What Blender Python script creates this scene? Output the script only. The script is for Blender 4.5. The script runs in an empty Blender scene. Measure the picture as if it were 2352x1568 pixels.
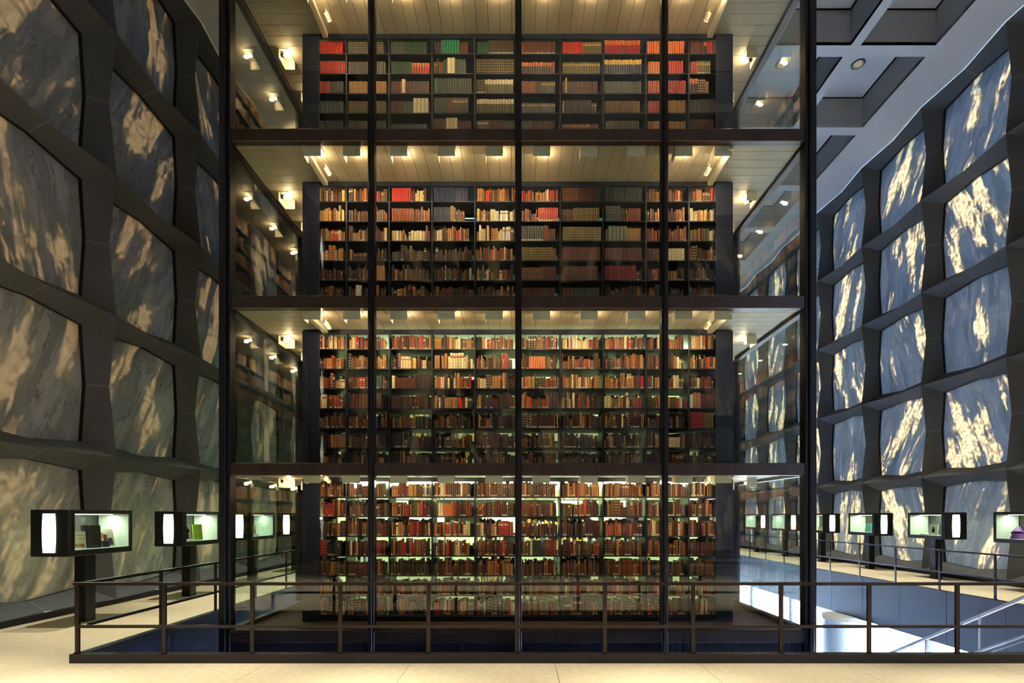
import bpy, math, random
from mathutils import Vector, Matrix
R = random.Random(7)
S = bpy.context.scene
C = S.collection
PI = math.pi

# ------------------------------------------------------------------ camera, world, sun, exposure
EYE = 1.64
cd = bpy.data.cameras.new('camera'); cam = bpy.data.objects.new('camera', cd); C.objects.link(cam)
cam.location = (0, 0, EYE); cam.rotation_euler = (PI/2, 0, 0)
cd.sensor_fit = 'HORIZONTAL'; cd.sensor_width = 36; cd.lens = 36*1225/2352
cd.shift_x = (1176-1189)/2352; cd.shift_y = (1185-784)/2352
cd.clip_end = 300
S.camera = cam
W = bpy.data.worlds.new('sky'); S.world = W; W.use_nodes = True
W.node_tree.nodes['Background'].inputs[0].default_value = (0.36, 0.62, 1.0, 1)
W.node_tree.nodes['Background'].inputs[1].default_value = 62.0
sd = bpy.data.lights.new('sun', 'SUN'); sd.energy = 120; sd.angle = 0.03; sd.color = (1, .86, .68)
sun = bpy.data.objects.new('sun', sd); C.objects.link(sun)
sun.rotation_euler = Vector((-math.cos(math.radians(58)), .25, -math.sin(math.radians(58)))).to_track_quat('-Z', 'Y').to_euler()
S.view_settings.view_transform = 'Standard'; S.view_settings.look = 'None'
S.view_settings.gamma = 1; S.view_settings.use_curve_mapping = False
S.view_settings.exposure = 0.0
S.cycles.use_denoising = True; S.cycles.use_adaptive_sampling = True; S.cycles.adaptive_threshold = .03; S.cycles.adaptive_min_samples = 40
S.cycles.max_bounces = 5; S.cycles.diffuse_bounces = 3; S.cycles.glossy_bounces = 3
S.cycles.transmission_bounces = 4; S.cycles.transparent_max_bounces = 16
S.cycles.sample_clamp_indirect = 40; S.cycles.sample_clamp_direct = 0
S.cycles.caustics_reflective = False; S.cycles.caustics_refractive = False
S.cycles.use_light_tree = True

def srgb(r, g, b):
    f = lambda c: (c/255/12.92) if c/255 <= .04045 else ((c/255+.055)/1.055)**2.4
    return (f(r), f(g), f(b))

# ------------------------------------------------------------------ materials
class NT:
    def __init__(s, name):
        s.m = bpy.data.materials.new(name); s.m.use_nodes = True
        s.t = s.m.node_tree; s.t.nodes.clear()
        s.out = s.t.nodes.new('ShaderNodeOutputMaterial')
    def n(s, typ, ins=None, **kw):
        d = s.t.nodes.new('ShaderNode'+typ)
        for k, v in kw.items(): setattr(d, k, v)
        for k, v in (ins or {}).items():
            if isinstance(v, bpy.types.NodeSocket): s.t.links.new(v, d.inputs[k])
            else:
                if isinstance(v, tuple) and len(v) == 3 and d.inputs[k].type == 'RGBA': v = (*v, 1)
                d.inputs[k].default_value = v
        return d
    def mix(s, f, a, b, blend='MIX'):
        d = s.n('Mix', data_type='RGBA', blend_type=blend)
        for k, v in ((0, f), (6, a), (7, b)):
            if isinstance(v, bpy.types.NodeSocket): s.t.links.new(v, d.inputs[k])
            else: d.inputs[k].default_value = (*v, 1) if isinstance(v, tuple) else v
        return d.outputs[2]
    def math(s, op, a, b=0.0, clamp=False):
        return s.n('Math', {0: a, 1: b}, operation=op, use_clamp=clamp).outputs[0]
    def ramp(s, f, lo, hi, a=0.0, b=1.0):
        return s.n('MapRange', {0: f, 1: lo, 2: hi, 3: a, 4: b}, interpolation_type='SMOOTHSTEP').outputs[0]
    def end(s, sock, disp=None):
        s.t.links.new(sock, s.out.inputs[0]); return s.m

def pbr(name, col, rough=.6, metal=0.0, var=0.0, scale=8, bump=0.0, stretch=(1, 1, 1), spec=.5, col2=None):
    t = NT(name)
    b = t.n('BsdfPrincipled', {'Base Color': col, 'Roughness': rough, 'Metallic': metal, 'Specular IOR Level': spec})
    if var or bump:
        tc = t.n('TexCoord'); mp = t.n('Mapping', {0: tc.outputs['Object'], 3: stretch})
        nz = t.n('TexNoise', {'Vector': mp.outputs[0], 'Scale': scale, 'Detail': 3.0, 'Roughness': .65})
        f = t.ramp(nz.outputs[0], .3, .7)
        dark = col2 or tuple(c*(1-var) for c in col)
        c = t.mix(f, dark, col); t.t.links.new(c, b.inputs['Base Color'])
        if bump:
            bp = t.n('Bump', {'Strength': bump, 'Distance': .02, 'Height': nz.outputs[0]})
            t.t.links.new(bp.outputs[0], b.inputs['Normal'])
    return t.end(b.outputs[0])

def emit(name, col, st):
    t = NT(name); e = t.n('Emission', {0: col, 1: st}); return t.end(e.outputs[0])

def glass(name, tint=(1, 1, 1), dirt=0.0, refl=1.0):
    t = NT(name)
    ge = t.n('NewGeometry')
    dt = t.n('VectorMath', {0: ge.outputs['Incoming'], 1: ge.outputs['Normal']}, operation='DOT_PRODUCT').outputs['Value']
    g5 = t.math('POWER', t.math('SUBTRACT', 1.0, t.math('ABSOLUTE', dt), True), 5.0)
    fr = t.math('ADD', .04, t.math('MULTIPLY', g5, .96))
    tr = t.n('BsdfTransparent', {0: tint}); gl = t.n('BsdfGlossy', {0: (1, 1, 1), 1: 0.0})
    mx = t.n('MixShader', {0: t.math('MULTIPLY', fr, refl), 1: tr.outputs[0], 2: gl.outputs[0]})
    o = mx.outputs[0]
    if dirt:
        tc = t.n('TexCoord'); mp = t.n('Mapping', {0: tc.outputs['Object'], 3: (1, 1, .25)})
        nz = t.n('TexNoise', {'Vector': mp.outputs[0], 'Scale': 2.5, 'Detail': 5.0})
        f = t.ramp(nz.outputs[0], .35, .75, dirt*.6, dirt*1.4)
        df = t.n('BsdfDiffuse', {0: (.8, .85, .9)}); tl = t.n('BsdfTranslucent', {0: (.8, .85, .9)})
        dd = t.n('MixShader', {0: .6, 1: df.outputs[0], 2: tl.outputs[0]})
        o = t.n('MixShader', {0: f, 1: o, 2: dd.outputs[0]}).outputs[0]
    return t.end(o)

def marble():
    t = NT('translucent_marble')
    tc = t.n('TexCoord'); oi = t.n('ObjectInfo')
    off = t.n('VectorMath', {0: oi.outputs['Location'], 1: (3.17, 5.31, 7.73)}, operation='MULTIPLY').outputs[0]
    ang = t.ramp(oi.outputs['Random'], 0, 1, -.5, .35)
    rot = t.n('VectorRotate', {'Vector': tc.outputs['Object'], 'Angle': ang}, rotation_type='Y_AXIS').outputs[0]
    p = t.n('VectorMath', {0: rot, 1: off}, operation='ADD').outputs[0]
    # wobble
    wz = t.n('TexNoise', {'Vector': p, 'Scale': 2.2, 'Detail': 3.0})
    wv = t.n('VectorMath', {0: wz.outputs[1], 1: (.17, .17, .17)}, operation='MULTIPLY').outputs[0]
    pw = t.n('VectorMath', {0: p, 1: wv}, operation='ADD').outputs[0]
    m1 = t.n('Mapping', {0: pw, 3: (2.2, 2.2, .5)}).outputs[0]
    a = t.n('TexNoise', {'Vector': m1, 'Scale': 1.0, 'Detail': 3.5, 'Roughness': .55})
    m2 = t.n('Mapping', {0: pw, 3: (11.0, 11.0, 1.5)}).outputs[0]
    b = t.n('TexNoise', {'Vector': m2, 'Scale': 1.0, 'Detail': 4.0, 'Roughness': .65})
    m3 = t.n('Mapping', {0: pw, 3: (3.4, 3.4, .6)}).outputs[0]
    c = t.n('TexNoise', {'Vector': m3, 'Scale': 1.0, 'Detail': 5.0, 'Roughness': .7})
    # gold veins let more light through
    ctr = t.n('VectorMath', {0: tc.outputs['Object'], 1: (.62, 0, .5)}, operation='MULTIPLY').outputs[0]
    rad = t.n('VectorMath', {0: ctr}, operation='LENGTH').outputs['Value']
    lump = t.n('TexNoise', {'Vector': pw, 'Scale': 9.0, 'Detail': 4.0, 'Roughness': .6})
    a2 = t.math('SUBTRACT', t.math('ADD', a.outputs[0], t.math('MULTIPLY', b.outputs[0], .30)), t.math('MULTIPLY', rad, .09))
    core = t.ramp(t.math('ADD', a2, t.math('MULTIPLY', lump.outputs[0], .12)), .70, .80)
    streak = t.ramp(b.outputs[0], .54, .72)
    gold = t.math('MAXIMUM', t.math('MULTIPLY', core, t.ramp(lump.outputs[0], .3, .65, .4, 1.0)), t.math('MULTIPLY', streak, .16))
    ln = t.math('ABSOLUTE', t.math('SUBTRACT', c.outputs[0], .5))
    vein = t.ramp(ln, 0.0, .032, 1.0, 0.0)
    veinm = t.math('MULTIPLY', vein, t.ramp(a.outputs[0], .35, .55, .85, .05))
    cloud = t.ramp(c.outputs[0], .3, .7)
    dcol = t.mix(cloud, srgb(132, 128, 108), srgb(184, 178, 154))
    dcol = t.mix(veinm, dcol, srgb(60, 64, 64))
    tcol = t.mix(cloud, (.0007, .0011, .0016), (.0016, .0022, .0031))
    gcol = t.mix(t.ramp(gold, .3, .95), (.026, .0160, .0066), (.036, .0240, .0108))
    tcol = t.mix(gold, tcol, gcol)
    tcol = t.mix(t.math('MULTIPLY', veinm, .8), tcol, (.004, .004, .004))
    df = t.n('BsdfDiffuse', {0: dcol}); tl = t.n('BsdfTranslucent', {0: tcol})
    ad = t.n('AddShader', {0: df.outputs[0], 1: tl.outputs[0]})
    return t.end(ad.outputs[0])

def book_mat():
    t = NT('book_bindings')
    c1 = t.n('Attribute', attribute_name='Col').outputs['Color']
    c2 = t.n('Attribute', attribute_name='Accent').outputs['Color']
    st = t.n('SeparateColor', {0: t.n('Attribute', attribute_name='Style').outputs['Color']})
    sx = t.n('SeparateXYZ', {0: t.n('UVMap').outputs[0]})
    u, v = sx.outputs[0], sx.outputs[1]
    fold, band, bottom = st.outputs[0], st.outputs[1], st.outputs[2]
    # raised bands / gold tooling: six compartments along the spine
    fr = t.math('ABSOLUTE', t.math('SUBTRACT', t.math('FRACT', t.math('MULTIPLY', v, 5.5)), .5))
    bl = t.ramp(fr, .34, .44, 0, 1)
    bandm = t.math('MULTIPLY', bl, band)
    top = t.math('MULTIPLY', t.math('GREATER_THAN', v, .66), t.math('GREATER_THAN', fold, .7))
    lab = t.math('MULTIPLY', t.math('MULTIPLY', t.math('GREATER_THAN', v, .68), t.math('LESS_THAN', v, .82)),
                 t.math('MULTIPLY', t.math('GREATER_THAN', fold, .3), t.math('LESS_THAN', fold, .7)))
    inset = t.math('LESS_THAN', t.math('ABSOLUTE', t.math('SUBTRACT', u, .5)), .42)
    mark = t.math('MULTIPLY', t.math('MULTIPLY', t.math('LESS_THAN', v, .12), t.math('GREATER_THAN', v, .02)), bottom)
    mark = t.math('MULTIPLY', mark, inset)
    base = t.mix(t.math('MAXIMUM', top, t.math('MULTIPLY', lab, inset)), c1, c2)
    base = t.mix(t.math('MULTIPLY', bandm, .75), base, c2)
    base = t.mix(mark, base, (.72, .66, .52))
    tc = t.n('TexCoord')
    nz = t.n('TexNoise', {'Vector': tc.outputs['Object'], 'Scale': 45.0, 'Detail': 2.0})
    base = t.mix(t.ramp(nz.outputs[0], .35, .7, .35, 0), base, (.03, .02, .015))
    b = t.n('BsdfPrincipled', {'Base Color': base, 'Roughness': .42, 'Specular IOR Level': .45})
    return t.end(b.outputs[0])

M = {}
M['granite'] = pbr('grey_granite', srgb(104, 105, 107), .75, var=.3, scale=60, bump=.15)
M['mortar'] = pbr('pale_mortar', srgb(140, 138, 134), .8)
M['reveal'] = pbr('black_reveal', srgb(20, 20, 24), .7)
M['marble'] = marble()
M['bronze'] = pbr('dark_bronze', srgb(80, 66, 63), .32, .5, var=.25, scale=3, stretch=(1, 1, .3))
M['steel'] = pbr('dark_steel_frame', srgb(20, 20, 33), .42, .25, var=.15, scale=3)
M['rail'] = pbr('bronze_rail', srgb(54, 44, 45), .30, .6, var=.2, scale=4)
M['kerb'] = pbr('dark_kerb', srgb(40, 35, 38), .45, .2, var=.2, scale=4)
M['polish'] = pbr('steel_handrail_glare_white', srgb(236, 238, 242), .18, 0.0)  # window glare on the steel rails put into their white base colour
M['floor'] = pbr('cream_stone_floor', srgb(226, 212, 178), .5, var=.14, scale=14, bump=.02, spec=.35)
M['joint'] = pbr('floor_bed', srgb(150, 138, 112), .8)
M['fascia'] = pbr('grey_blue_fascia_panel', srgb(62, 64, 74), .6, var=.15, scale=6, stretch=(.4, .4, 3))
M['ceil'] = pbr('white_plaster_ceiling', srgb(220, 222, 224), .85, var=.05, scale=20)
M['coffer'] = pbr('pale_grey_coffer_side', srgb(186, 187, 190), .85)
M['plank'] = pbr('cream_ceiling_plank', srgb(192, 178, 154), .55, var=.05, scale=5, stretch=(1, 1, 1))
M['trimw'] = pbr('white_ceiling_track', srgb(225, 214, 188), .5)
M['fix'] = pbr('grey_lamp_housing', srgb(228, 222, 206), .55)
M['lampblack'] = pbr('black_lamp_body', srgb(24, 24, 26), .5)
M['case'] = pbr('black_metal_case', srgb(24, 23, 25), .4, .3, var=.2, scale=5)
M['white'] = pbr('white_case_lining', srgb(232, 236, 226), .6)
M['shelf'] = pbr('navy_black_shelf_steel', srgb(20, 24, 46), .4, .3, var=.15, scale=5)
M['navy'] = pbr('navy_panel', srgb(24, 29, 58), .5, .15, var=.15, scale=4)
M['slabfloor'] = pbr('dark_walkway_floor', srgb(92, 76, 62), .4, var=.2, scale=6)
M['core'] = pbr('pale_core_wall', srgb(204, 208, 178), .7)
M['ground'] = pbr('pale_lower_floor', srgb(226, 228, 230), .5, var=.1, scale=4)
M['plaza'] = pbr('granite_plaza', srgb(196, 197, 200), .7, var=.1, scale=3)
M['pillar'] = pbr('pale_concrete_pillar', srgb(176, 180, 178), .6, var=.12, scale=5, stretch=(3, 3, .3))
M['sandstone'] = pbr('tan_blocker_stone', srgb(150, 122, 88), .8, var=.2, scale=2)
M['book'] = book_mat()
M['glass'] = glass('tower_glass', (.93, .97, .955))
M['caseglass'] = glass('case_glass', (.95, .98, .96))
M['winglass'] = glass('window_glass', (.96, .98, 1))
M['tube'] = emit('fluorescent_tube', (.76, 1.0, .58), 150)
M['tubelow'] = emit('strong_fluorescent_tube', (.76, 1.0, .60), 320)
M['tubefill'] = emit('side_fill_tube', (.62, 1.0, .62), 55)
M['tubedim'] = emit('teal_tube', (.35, .85, 1.0), 4)
M['diff'] = emit('lit_diffuser', (.86, 1.0, .70), 2.6)
M['bulb'] = emit('warm_bulb', (1.0, .78, .42), 14)
M['can'] = pbr('brushed_downlight_can', srgb(205, 198, 170), .35, .6)
M['lens'] = emit('downlight_lens', (1, .86, .6), .35)
M['stone'] = pbr('stair_tread_stone', srgb(176, 172, 164), .6, var=.15, scale=20)
def flat(name, c, r=.6): return pbr(name, srgb(*c), r)
M['paper'] = flat('cream_paper', (236, 230, 205)); M['ink'] = flat('black_ink', (22, 20, 22))
M['greenc'] = flat('lime_green_cover', (150, 178, 40)); M['teal'] = flat('teal_page', (120, 200, 190))
M['purple'] = flat('purple_cloth', (120, 60, 140)); M['redp'] = flat('red_print', (150, 60, 50))
M['bluep'] = flat('blue_grey_print', (70, 80, 110)); M['darkbook'] = flat('black_leather', (26, 24, 28), .4)
M['yellow'] = flat('yellow_card', (215, 190, 70)); M['tan'] = flat('tan_print', (190, 150, 100))

# ------------------------------------------------------------------ mesh helpers
class MB:
    def __init__(s): s.v = []; s.f = []; s.mi = []
    def quad(s, *pts, mi=0):
        i = len(s.v); s.v += [tuple(p) for p in pts]; s.f.append(tuple(range(i, i+len(pts)))); s.mi.append(mi); return s
    def box(s, x0, x1, y0, y1, z0, z1, mi=0, skip=''):
        i = len(s.v)
        s.v += [(x0, y0, z0), (x1, y0, z0), (x1, y1, z0), (x0, y1, z0), (x0, y0, z1), (x1, y0, z1), (x1, y1, z1), (x0, y1, z1)]
        for k, f in (('b', (0, 3, 2, 1)), ('t', (4, 5, 6, 7)), ('f', (0, 1, 5, 4)), ('r', (1, 2, 6, 5)), ('k', (2, 3, 7, 6)), ('l', (3, 0, 4, 7))):
            if k in skip: continue
            s.f.append(tuple(i+q for q in f)); s.mi.append(mi)
        return s
    def cbox(s, x0, x1, y0, y1, z0, z1, c=.006, mi=0):
        """box with chamfered edges"""
        lo = (x0, y0, z0); hi = (x1, y1, z1)
        c = min(c, .45*min(x1-x0, y1-y0, z1-z0))
        idx = {}
        for sx in (0, 1):
            for sy in (0, 1):
                for sz in (0, 1):
                    sg = (sx, sy, sz); base = [hi[k] if sg[k] else lo[k] for k in range(3)]
                    for ax in range(3):
                        p = [base[k] if k == ax else (base[k]-c if sg[k] else base[k]+c) for k in range(3)]
                        idx[(sg, ax)] = len(s.v); s.v.append(tuple(p))
        def F(l):
            s.f.append(tuple(l)); s.mi.append(mi)
        for ax in range(3):
            a, b = [k for k in range(3) if k != ax]
            for sd in (0, 1):
                l = []
                for (p, q) in ((0, 0), (1, 0), (1, 1), (0, 1)):
                    g = [0, 0, 0]; g[ax] = sd; g[a] = p; g[b] = q; l.append(idx[(tuple(g), ax)])
                F(l)
            for p in (0, 1):
                for q in (0, 1):
                    g0 = [0, 0, 0]; g0[a] = p; g0[b] = q; g1 = list(g0); g1[ax] = 1
                    g0 = tuple(g0); g1 = tuple(g1)
                    F([idx[(g0, a)], idx[(g1, a)], idx[(g1, b)], idx[(g0, b)]])
        for sx in (0, 1):
            for sy in (0, 1):
                for sz in (0, 1): F([idx[((sx, sy, sz), k)] for k in range(3)])
        return s
    def tube(s, p0, p1, r, n=10, r1=None, mi=0, caps=True):
        p0 = Vector(p0); p1 = Vector(p1); d = (p1-p0).normalized(); r1 = r if r1 is None else r1
        a = d.orthogonal().normalized(); b = d.cross(a); i = len(s.v)
        for (p, q) in ((p0, r), (p1, r1)):
            for k in range(n):
                t = 2*PI*k/n; s.v.append(tuple(p+a*math.cos(t)*q+b*math.sin(t)*q))
        for k in range(n):
            s.f.append((i+k, i+(k+1) % n, i+n+(k+1) % n, i+n+k)); s.mi.append(mi)
        if caps:
            s.f.append(tuple(i+k for k in range(n))); s.mi.append(mi)
            s.f.append(tuple(i+n+k for k in range(n))); s.mi.append(mi)
        return s
    def bar(s, p0, p1, w, h, mi=0):
        """rectangular bar between two points; h measured in the vertical plane"""
        p0 = Vector(p0); p1 = Vector(p1); d = (p1-p0).normalized()
        side = d.cross(Vector((0, 0, 1))); side = side.normalized() if side.length > 1e-4 else Vector((1, 0, 0))
        up = side.cross(d).normalized(); i = len(s.v)
        for p in (p0, p1):
            for (a, b) in ((-1, -1), (1, -1), (1, 1), (-1, 1)): s.v.append(tuple(p+side*a*w/2+up*b*h/2))
        for f in ((0, 1, 2, 3), (7, 6, 5, 4), (0, 4, 5, 1), (1, 5, 6, 2), (2, 6, 7, 3), (3, 7, 4, 0)):
            s.f.append(tuple(i+q for q in f)); s.mi.append(mi)
        return s
    def mesh(s, name, mats, origin=(0, 0, 0)):
        me = bpy.data.meshes.new(name)
        o = origin
        me.from_pydata([(a-o[0], b-o[1], c-o[2]) for a, b, c in s.v], [], s.f)
        for m in (mats if isinstance(mats, (list, tuple)) else [mats]): me.materials.append(m)
        me.polygons.foreach_set('material_index', s.mi); me.update()
        return me

WL = {}   # world origin of things built without rotation
def tag(o, label=None, cat=None, group=None, kind=None):
    for k, v in (('label', label), ('category', cat), ('group', group), ('kind', kind)):
        if v: o[k] = v
    return o
def empty(name, loc=(0, 0, 0), **kw):
    o = bpy.data.objects.new(name, None); C.objects.link(o); o.location = loc; o.empty_display_size = .1
    WL[o.name] = Vector(loc); return tag(o, **kw)
def obj(name, mb, mats, parent=None, origin=None, **kw):
    """world-space builder: mesh verts in world coords, origin or parent's origin subtracted"""
    pw = WL[parent.name] if parent else Vector((0, 0, 0))
    og = Vector(origin) if origin is not None else pw.copy()
    o = bpy.data.objects.new(name, mb.mesh(name, mats, og)); C.objects.link(o)
    o.parent = parent; o.location = og-pw; WL[o.name] = og
    return tag(o, **kw)
def inst(name, me, loc, parent=None, rotz=0, **kw):
    """object that shares mesh data, loc in world"""
    pw = WL[parent.name] if parent else Vector((0, 0, 0))
    o = bpy.data.objects.new(name, me); C.objects.link(o); o.parent = parent
    o.location = Vector(loc)-pw; o.rotation_euler = (0, 0, rotz); WL[o.name] = Vector(loc)
    return tag(o, **kw)
def lamp(name, typ, loc, energy, col, parent=None, **kw):
    d = bpy.data.lights.new(name, typ); d.energy = energy; d.color = col
    for k, v in kw.items(): setattr(d, k, v)
    o = bpy.data.objects.new(name, d); C.objects.link(o); o.parent = parent
    o.location = Vector(loc)-(WL[parent.name] if parent else Vector((0, 0, 0)))
    return o
ORD = 'first second third fourth fifth sixth seventh eighth ninth tenth eleventh twelfth thirteenth fourteenth fifteenth sixteenth seventeenth eighteenth nineteenth twentieth'.split()
ORD += ['twenty-'+w for w in ORD[:9]]+['thirtieth']+['thirty-'+w for w in ORD[:9]]+['fortieth']
STOREY = ['lowest storey', 'second storey', 'third storey', 'top storey']

# ------------------------------------------------------------------ dimensions
XL, XR = -7.48, 11.52                 # ridge tips of the side walls
YN, YF = -5.89, 33.71                 # end walls
MOD = 2.64; Z0 = .097; ZC = Z0+5*MOD+.003
DP = .44; RV = .07                    # panel plane behind the tips, reveal
OX0, OX1, OY0, OY1 = -4.93, 9.45, 6.0, 26.0   # opening in the gallery floor
TX, TY0, TY1 = 4.077, 7.27, 22.87     # tower
LVH = 2.283; F0 = .015                # storey height, lowest floor
YB = 8.24                             # face of the front bookcases

# ------------------------------------------------------------------ stone grid walls with marble panels
def cross_mesh(p, q, quads):
    mb = MB(); CN = .26; CM = .17; md = .14
    def L(a, b, t): return tuple(a[k]+(b[k]-a[k])*t for k in range(3))
    for su, sw in quads:
        tip = (0, 0, 0); Cc = (su*CN, DP, sw*CN)
        for (rm, pm) in (((su*p/2, md, 0), (su*p/2, DP, sw*CM)), ((0, md, sw*q/2), (su*CM, DP, sw*q/2))):
            t = .993
            a = L(tip, rm, t); b = L(Cc, pm, t)
            mb.quad(tip, a, b, Cc, mi=0); mb.quad(a, rm, pm, b, mi=1)
            back = lambda P: (P[0], P[1]+RV+.03, P[2])
            mb.quad(Cc, pm, back(pm), back(Cc), mi=2)
    return mb.mesh('granite_cross', [M['granite'], M['mortar'], M['reveal']])
def panel_mesh(p, q):
    CN = .26; CM = .17; y = DP+RV; e = .002
    pts = [(-p/2+CN, -q/2+CN), (0, -q/2+CM), (p/2-CN, -q/2+CN), (p/2-CM, 0), (p/2-CN, q/2-CN), (0, q/2-CM), (-p/2+CN, q/2-CN), (-p/2+CM, 0)]
    mb = MB(); mb.quad(*[(a, y, b) for a, b in pts])
    for k in range(8):
        a = pts[k]; b = pts[(k+1) % 8]; mb.quad((a[0], y, a[1]), (b[0], y, b[1]), (b[0], y+.03, b[1]), (a[0], y+.03, a[1]))
    return mb.mesh('marble_panel', M['marble'])
def stone_wall(name, label, base, rot, n, p):
    """base: world point of first node's foot, nodes run along local +X"""
    w = empty(name, base, label=label, cat='wall', kind='structure')
    full = cross_mesh(p, MOD, [(1, 1), (-1, 1), (1, -1), (-1, -1)])
    top = cross_mesh(p, MOD, [(1, -1), (-1, -1)]); bot = cross_mesh(p, MOD, [(1, 1), (-1, 1)])
    pan = panel_mesh(p, MOD)
    ux = Vector((math.cos(rot), math.sin(rot), 0))
    for i in range(n+1):
        for j in range(6):
            inst('granite_cross', bot if j == 0 else top if j == 5 else full, Vector(base)+ux*p*i+Vector((0, 0, Z0+MOD*j)), w, rot)
            if i < n and j < 5:
                inst('marble_panel', pan, Vector(base)+ux*p*(i+.5)+Vector((0, 0, Z0+MOD*(j+.5))), w, rot)
    return w
NB = 15
stone_wall('wall_left', 'dim wall of grey granite grid framing brown streaked marble panels', (XL, YN, 0), PI/2, NB, MOD)
stone_wall('wall_right', 'bright wall of granite grid framing glowing gold and blue marble panels', (XR, YF, 0), -PI/2, NB, MOD)
EP = (XR-XL)/7
stone_wall('wall_far', 'granite grid end wall beyond the book tower', (XL, YF, 0), 0, 7, EP)
stone_wall('wall_near', 'granite grid end wall behind the viewpoint', (XR, YN, 0), PI, 7, EP)
for nm, a in (('baseboard_left', (XL-.12, XL-.02)), ('baseboard_right', (XR+.02, XR+.12))):
    obj(nm, MB().cbox(a[0], a[1], YN, YF, 0, .1), M['reveal'], kind='structure', label='black base strip under the '+('dim marble wall' if 'left' in nm else 'glowing marble wall'), cat='baseboard')
for nm, a in (('baseboard_far', (YF+.02, YF+.12)), ('baseboard_near', (YN-.12, YN-.02))):
    obj(nm, MB().cbox(XL, XR, a[0], a[1], 0, .1), M['reveal'], kind='structure', label='black base strip along the '+nm.split('_')[1]+' end wall', cat='baseboard')

# ------------------------------------------------------------------ gallery floor with stone slabs, fascias, lower level
EX0, EX1, EY0, EY1 = XL-.9, XR+.9, YN-.9, YF+.9
fb = MB()
for (a, b, c, d) in ((EX0, EX1, EY0, OY0), (EX0, OX0, OY0, OY1), (OX1, EX1, OY0, OY1), (EX0, EX1, OY1, EY1)):
    fb.box(a, b, c, d, -1.18, -.03)
floor = obj('floor', fb, M['joint'], origin=(0, 0, 0), kind='structure', label='cream stone gallery floor around the tower well', cat='floor')
def slabs(x0, x1, y0, y1, nx, ny):
    sx = (x1-x0)/nx; sy = (y1-y0)/ny; g = .002
    me = MB().cbox(-sx/2+g, sx/2-g, -sy/2+g, sy/2-g, -.03, 0, .0025).mesh('paving_slab', M['floor'])
    for i in range(nx):
        for j in range(ny): inst('paving_slab', me, (x0+sx*(i+.5), y0+sy*(j+.5), 0), floor)
slabs(XL-.14, XR+.14, .9, OY0, 12, 4)
slabs(XL-.14, OX0, OY0, 30.0, 2, 18)
slabs(OX1, XR+.14, OY0, 30.0, 2, 18)
slabs(XL-.14, XR+.14, YN-.1, .9, 6, 2)
obj('paving_bed', MB().box(OX0, OX1, OY1, EY1, -.03, 0).box(EX0, EX1, 30, EY1, -.03, -.001), M['floor'], floor)
fx = MB().cbox(OX0-.0, OX0+.03, OY0, OY1, -1.2, -.01)
obj('trim_1', fx, M['navy'], kind='structure', label='dark fascia under the narrow gallery edge beside the dim wall', cat='fascia')
tf = empty('trim_2', (OX1, OY0, -1.2), label='tall grey panelled fascia below the gallery beside the glowing wall', cat='fascia', kind='structure')
n = 14
pm = MB().cbox(-.03, 0, .004, (OY1-OY0)/n-.004, 0, 1.19, .004).mesh('fascia_panel', M['fascia'])
for i in range(n): inst('fascia_panel', pm, (OX1, OY0+(OY1-OY0)/n*i, -1.2), tf)
obj('trim_3', MB().cbox(OX0, OX1, OY0, OY0+.03, -1.2, -.01), M['navy'], kind='structure', label='dark fascia facing the tower under the front gallery edge', cat='fascia')
obj('trim_4', MB().cbox(OX0, OX1, OY1-.03, OY1, -1.2, -.01), M['navy'], kind='structure', label='dark fascia of the gallery edge behind the tower', cat='fascia')
GZ = -4.45; WX = 10.25
obj('floor_lower', MB().box(EX0, WX+.3, EY0, EY1, GZ-.2, GZ), M['ground'], kind='structure', label='pale stone floor of the lobby below the gallery', cat='floor')
obj('ground_plaza', MB().box(WX+.3, 60, -40, 70, GZ-.25, GZ-.05), M['plaza'], kind='structure', label='pale granite plaza outside the lower windows', cat='plaza')
lw = MB().box(EX0, WX, EY0, EY0+.2, GZ, -1.18)
obj('wall_lower', lw, M['pillar'], kind='structure', label='pale lobby wall below the gallery behind the viewpoint', cat='wall')
def window_strip(name, label, p0, p1):
    p0 = Vector(p0); p1 = Vector(p1); d = (p1-p0).normalized(); L = (p1-p0).length; n = int(L/3.3); b = L/n; hgt = -1.18-GZ
    win = empty(name, p0, label=label, cat='window', kind='structure'); ang = math.atan2(d.y, d.x)
    wp = MB().cbox(.04, b-.04, -.012, .012, .08, hgt-.06, .002).mesh('pane', M['winglass'])
    wm = MB().cbox(-.035, .035, -.06, .06, 0, hgt, .005).mesh('window_mullion', M['steel'])
    for i in range(n+1):
        inst('window_mullion', wm, p0+d*b*i, win, ang)
        if i < n: inst('pane', wp, p0+d*b*i, win, ang)
    up = Vector((0, 0, 1))
    obj('window_rail', MB().bar(p0+up*.045, p1+up*.045, .1, .09), M['steel'], win)
    obj('window_head', MB().bar(p0+up*(hgt-.04), p1+up*(hgt-.04), .1, .08), M['steel'], win)
window_strip('window_1', 'bright floor to ceiling lobby window strip below the gallery by the glowing wall', (WX, EY0, GZ), (WX, EY1-1.2, GZ))
window_strip('window_2', 'lobby window strip below the far end of the gallery', (EX0+1.5, EY1-1.2, GZ), (WX, EY1-1.2, GZ))
window_strip('window_3', 'lobby window strip below the gallery by the dim wall', (EX0+1.5, EY0, GZ), (EX0+1.5, EY1-1.2, GZ))
obj('ground_court', MB().box(EX0, WX+.3, EY1, 70, GZ-.25, GZ-.05), M['plaza'], kind='structure', label='granite court beyond the far lobby windows', cat='plaza')
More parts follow.
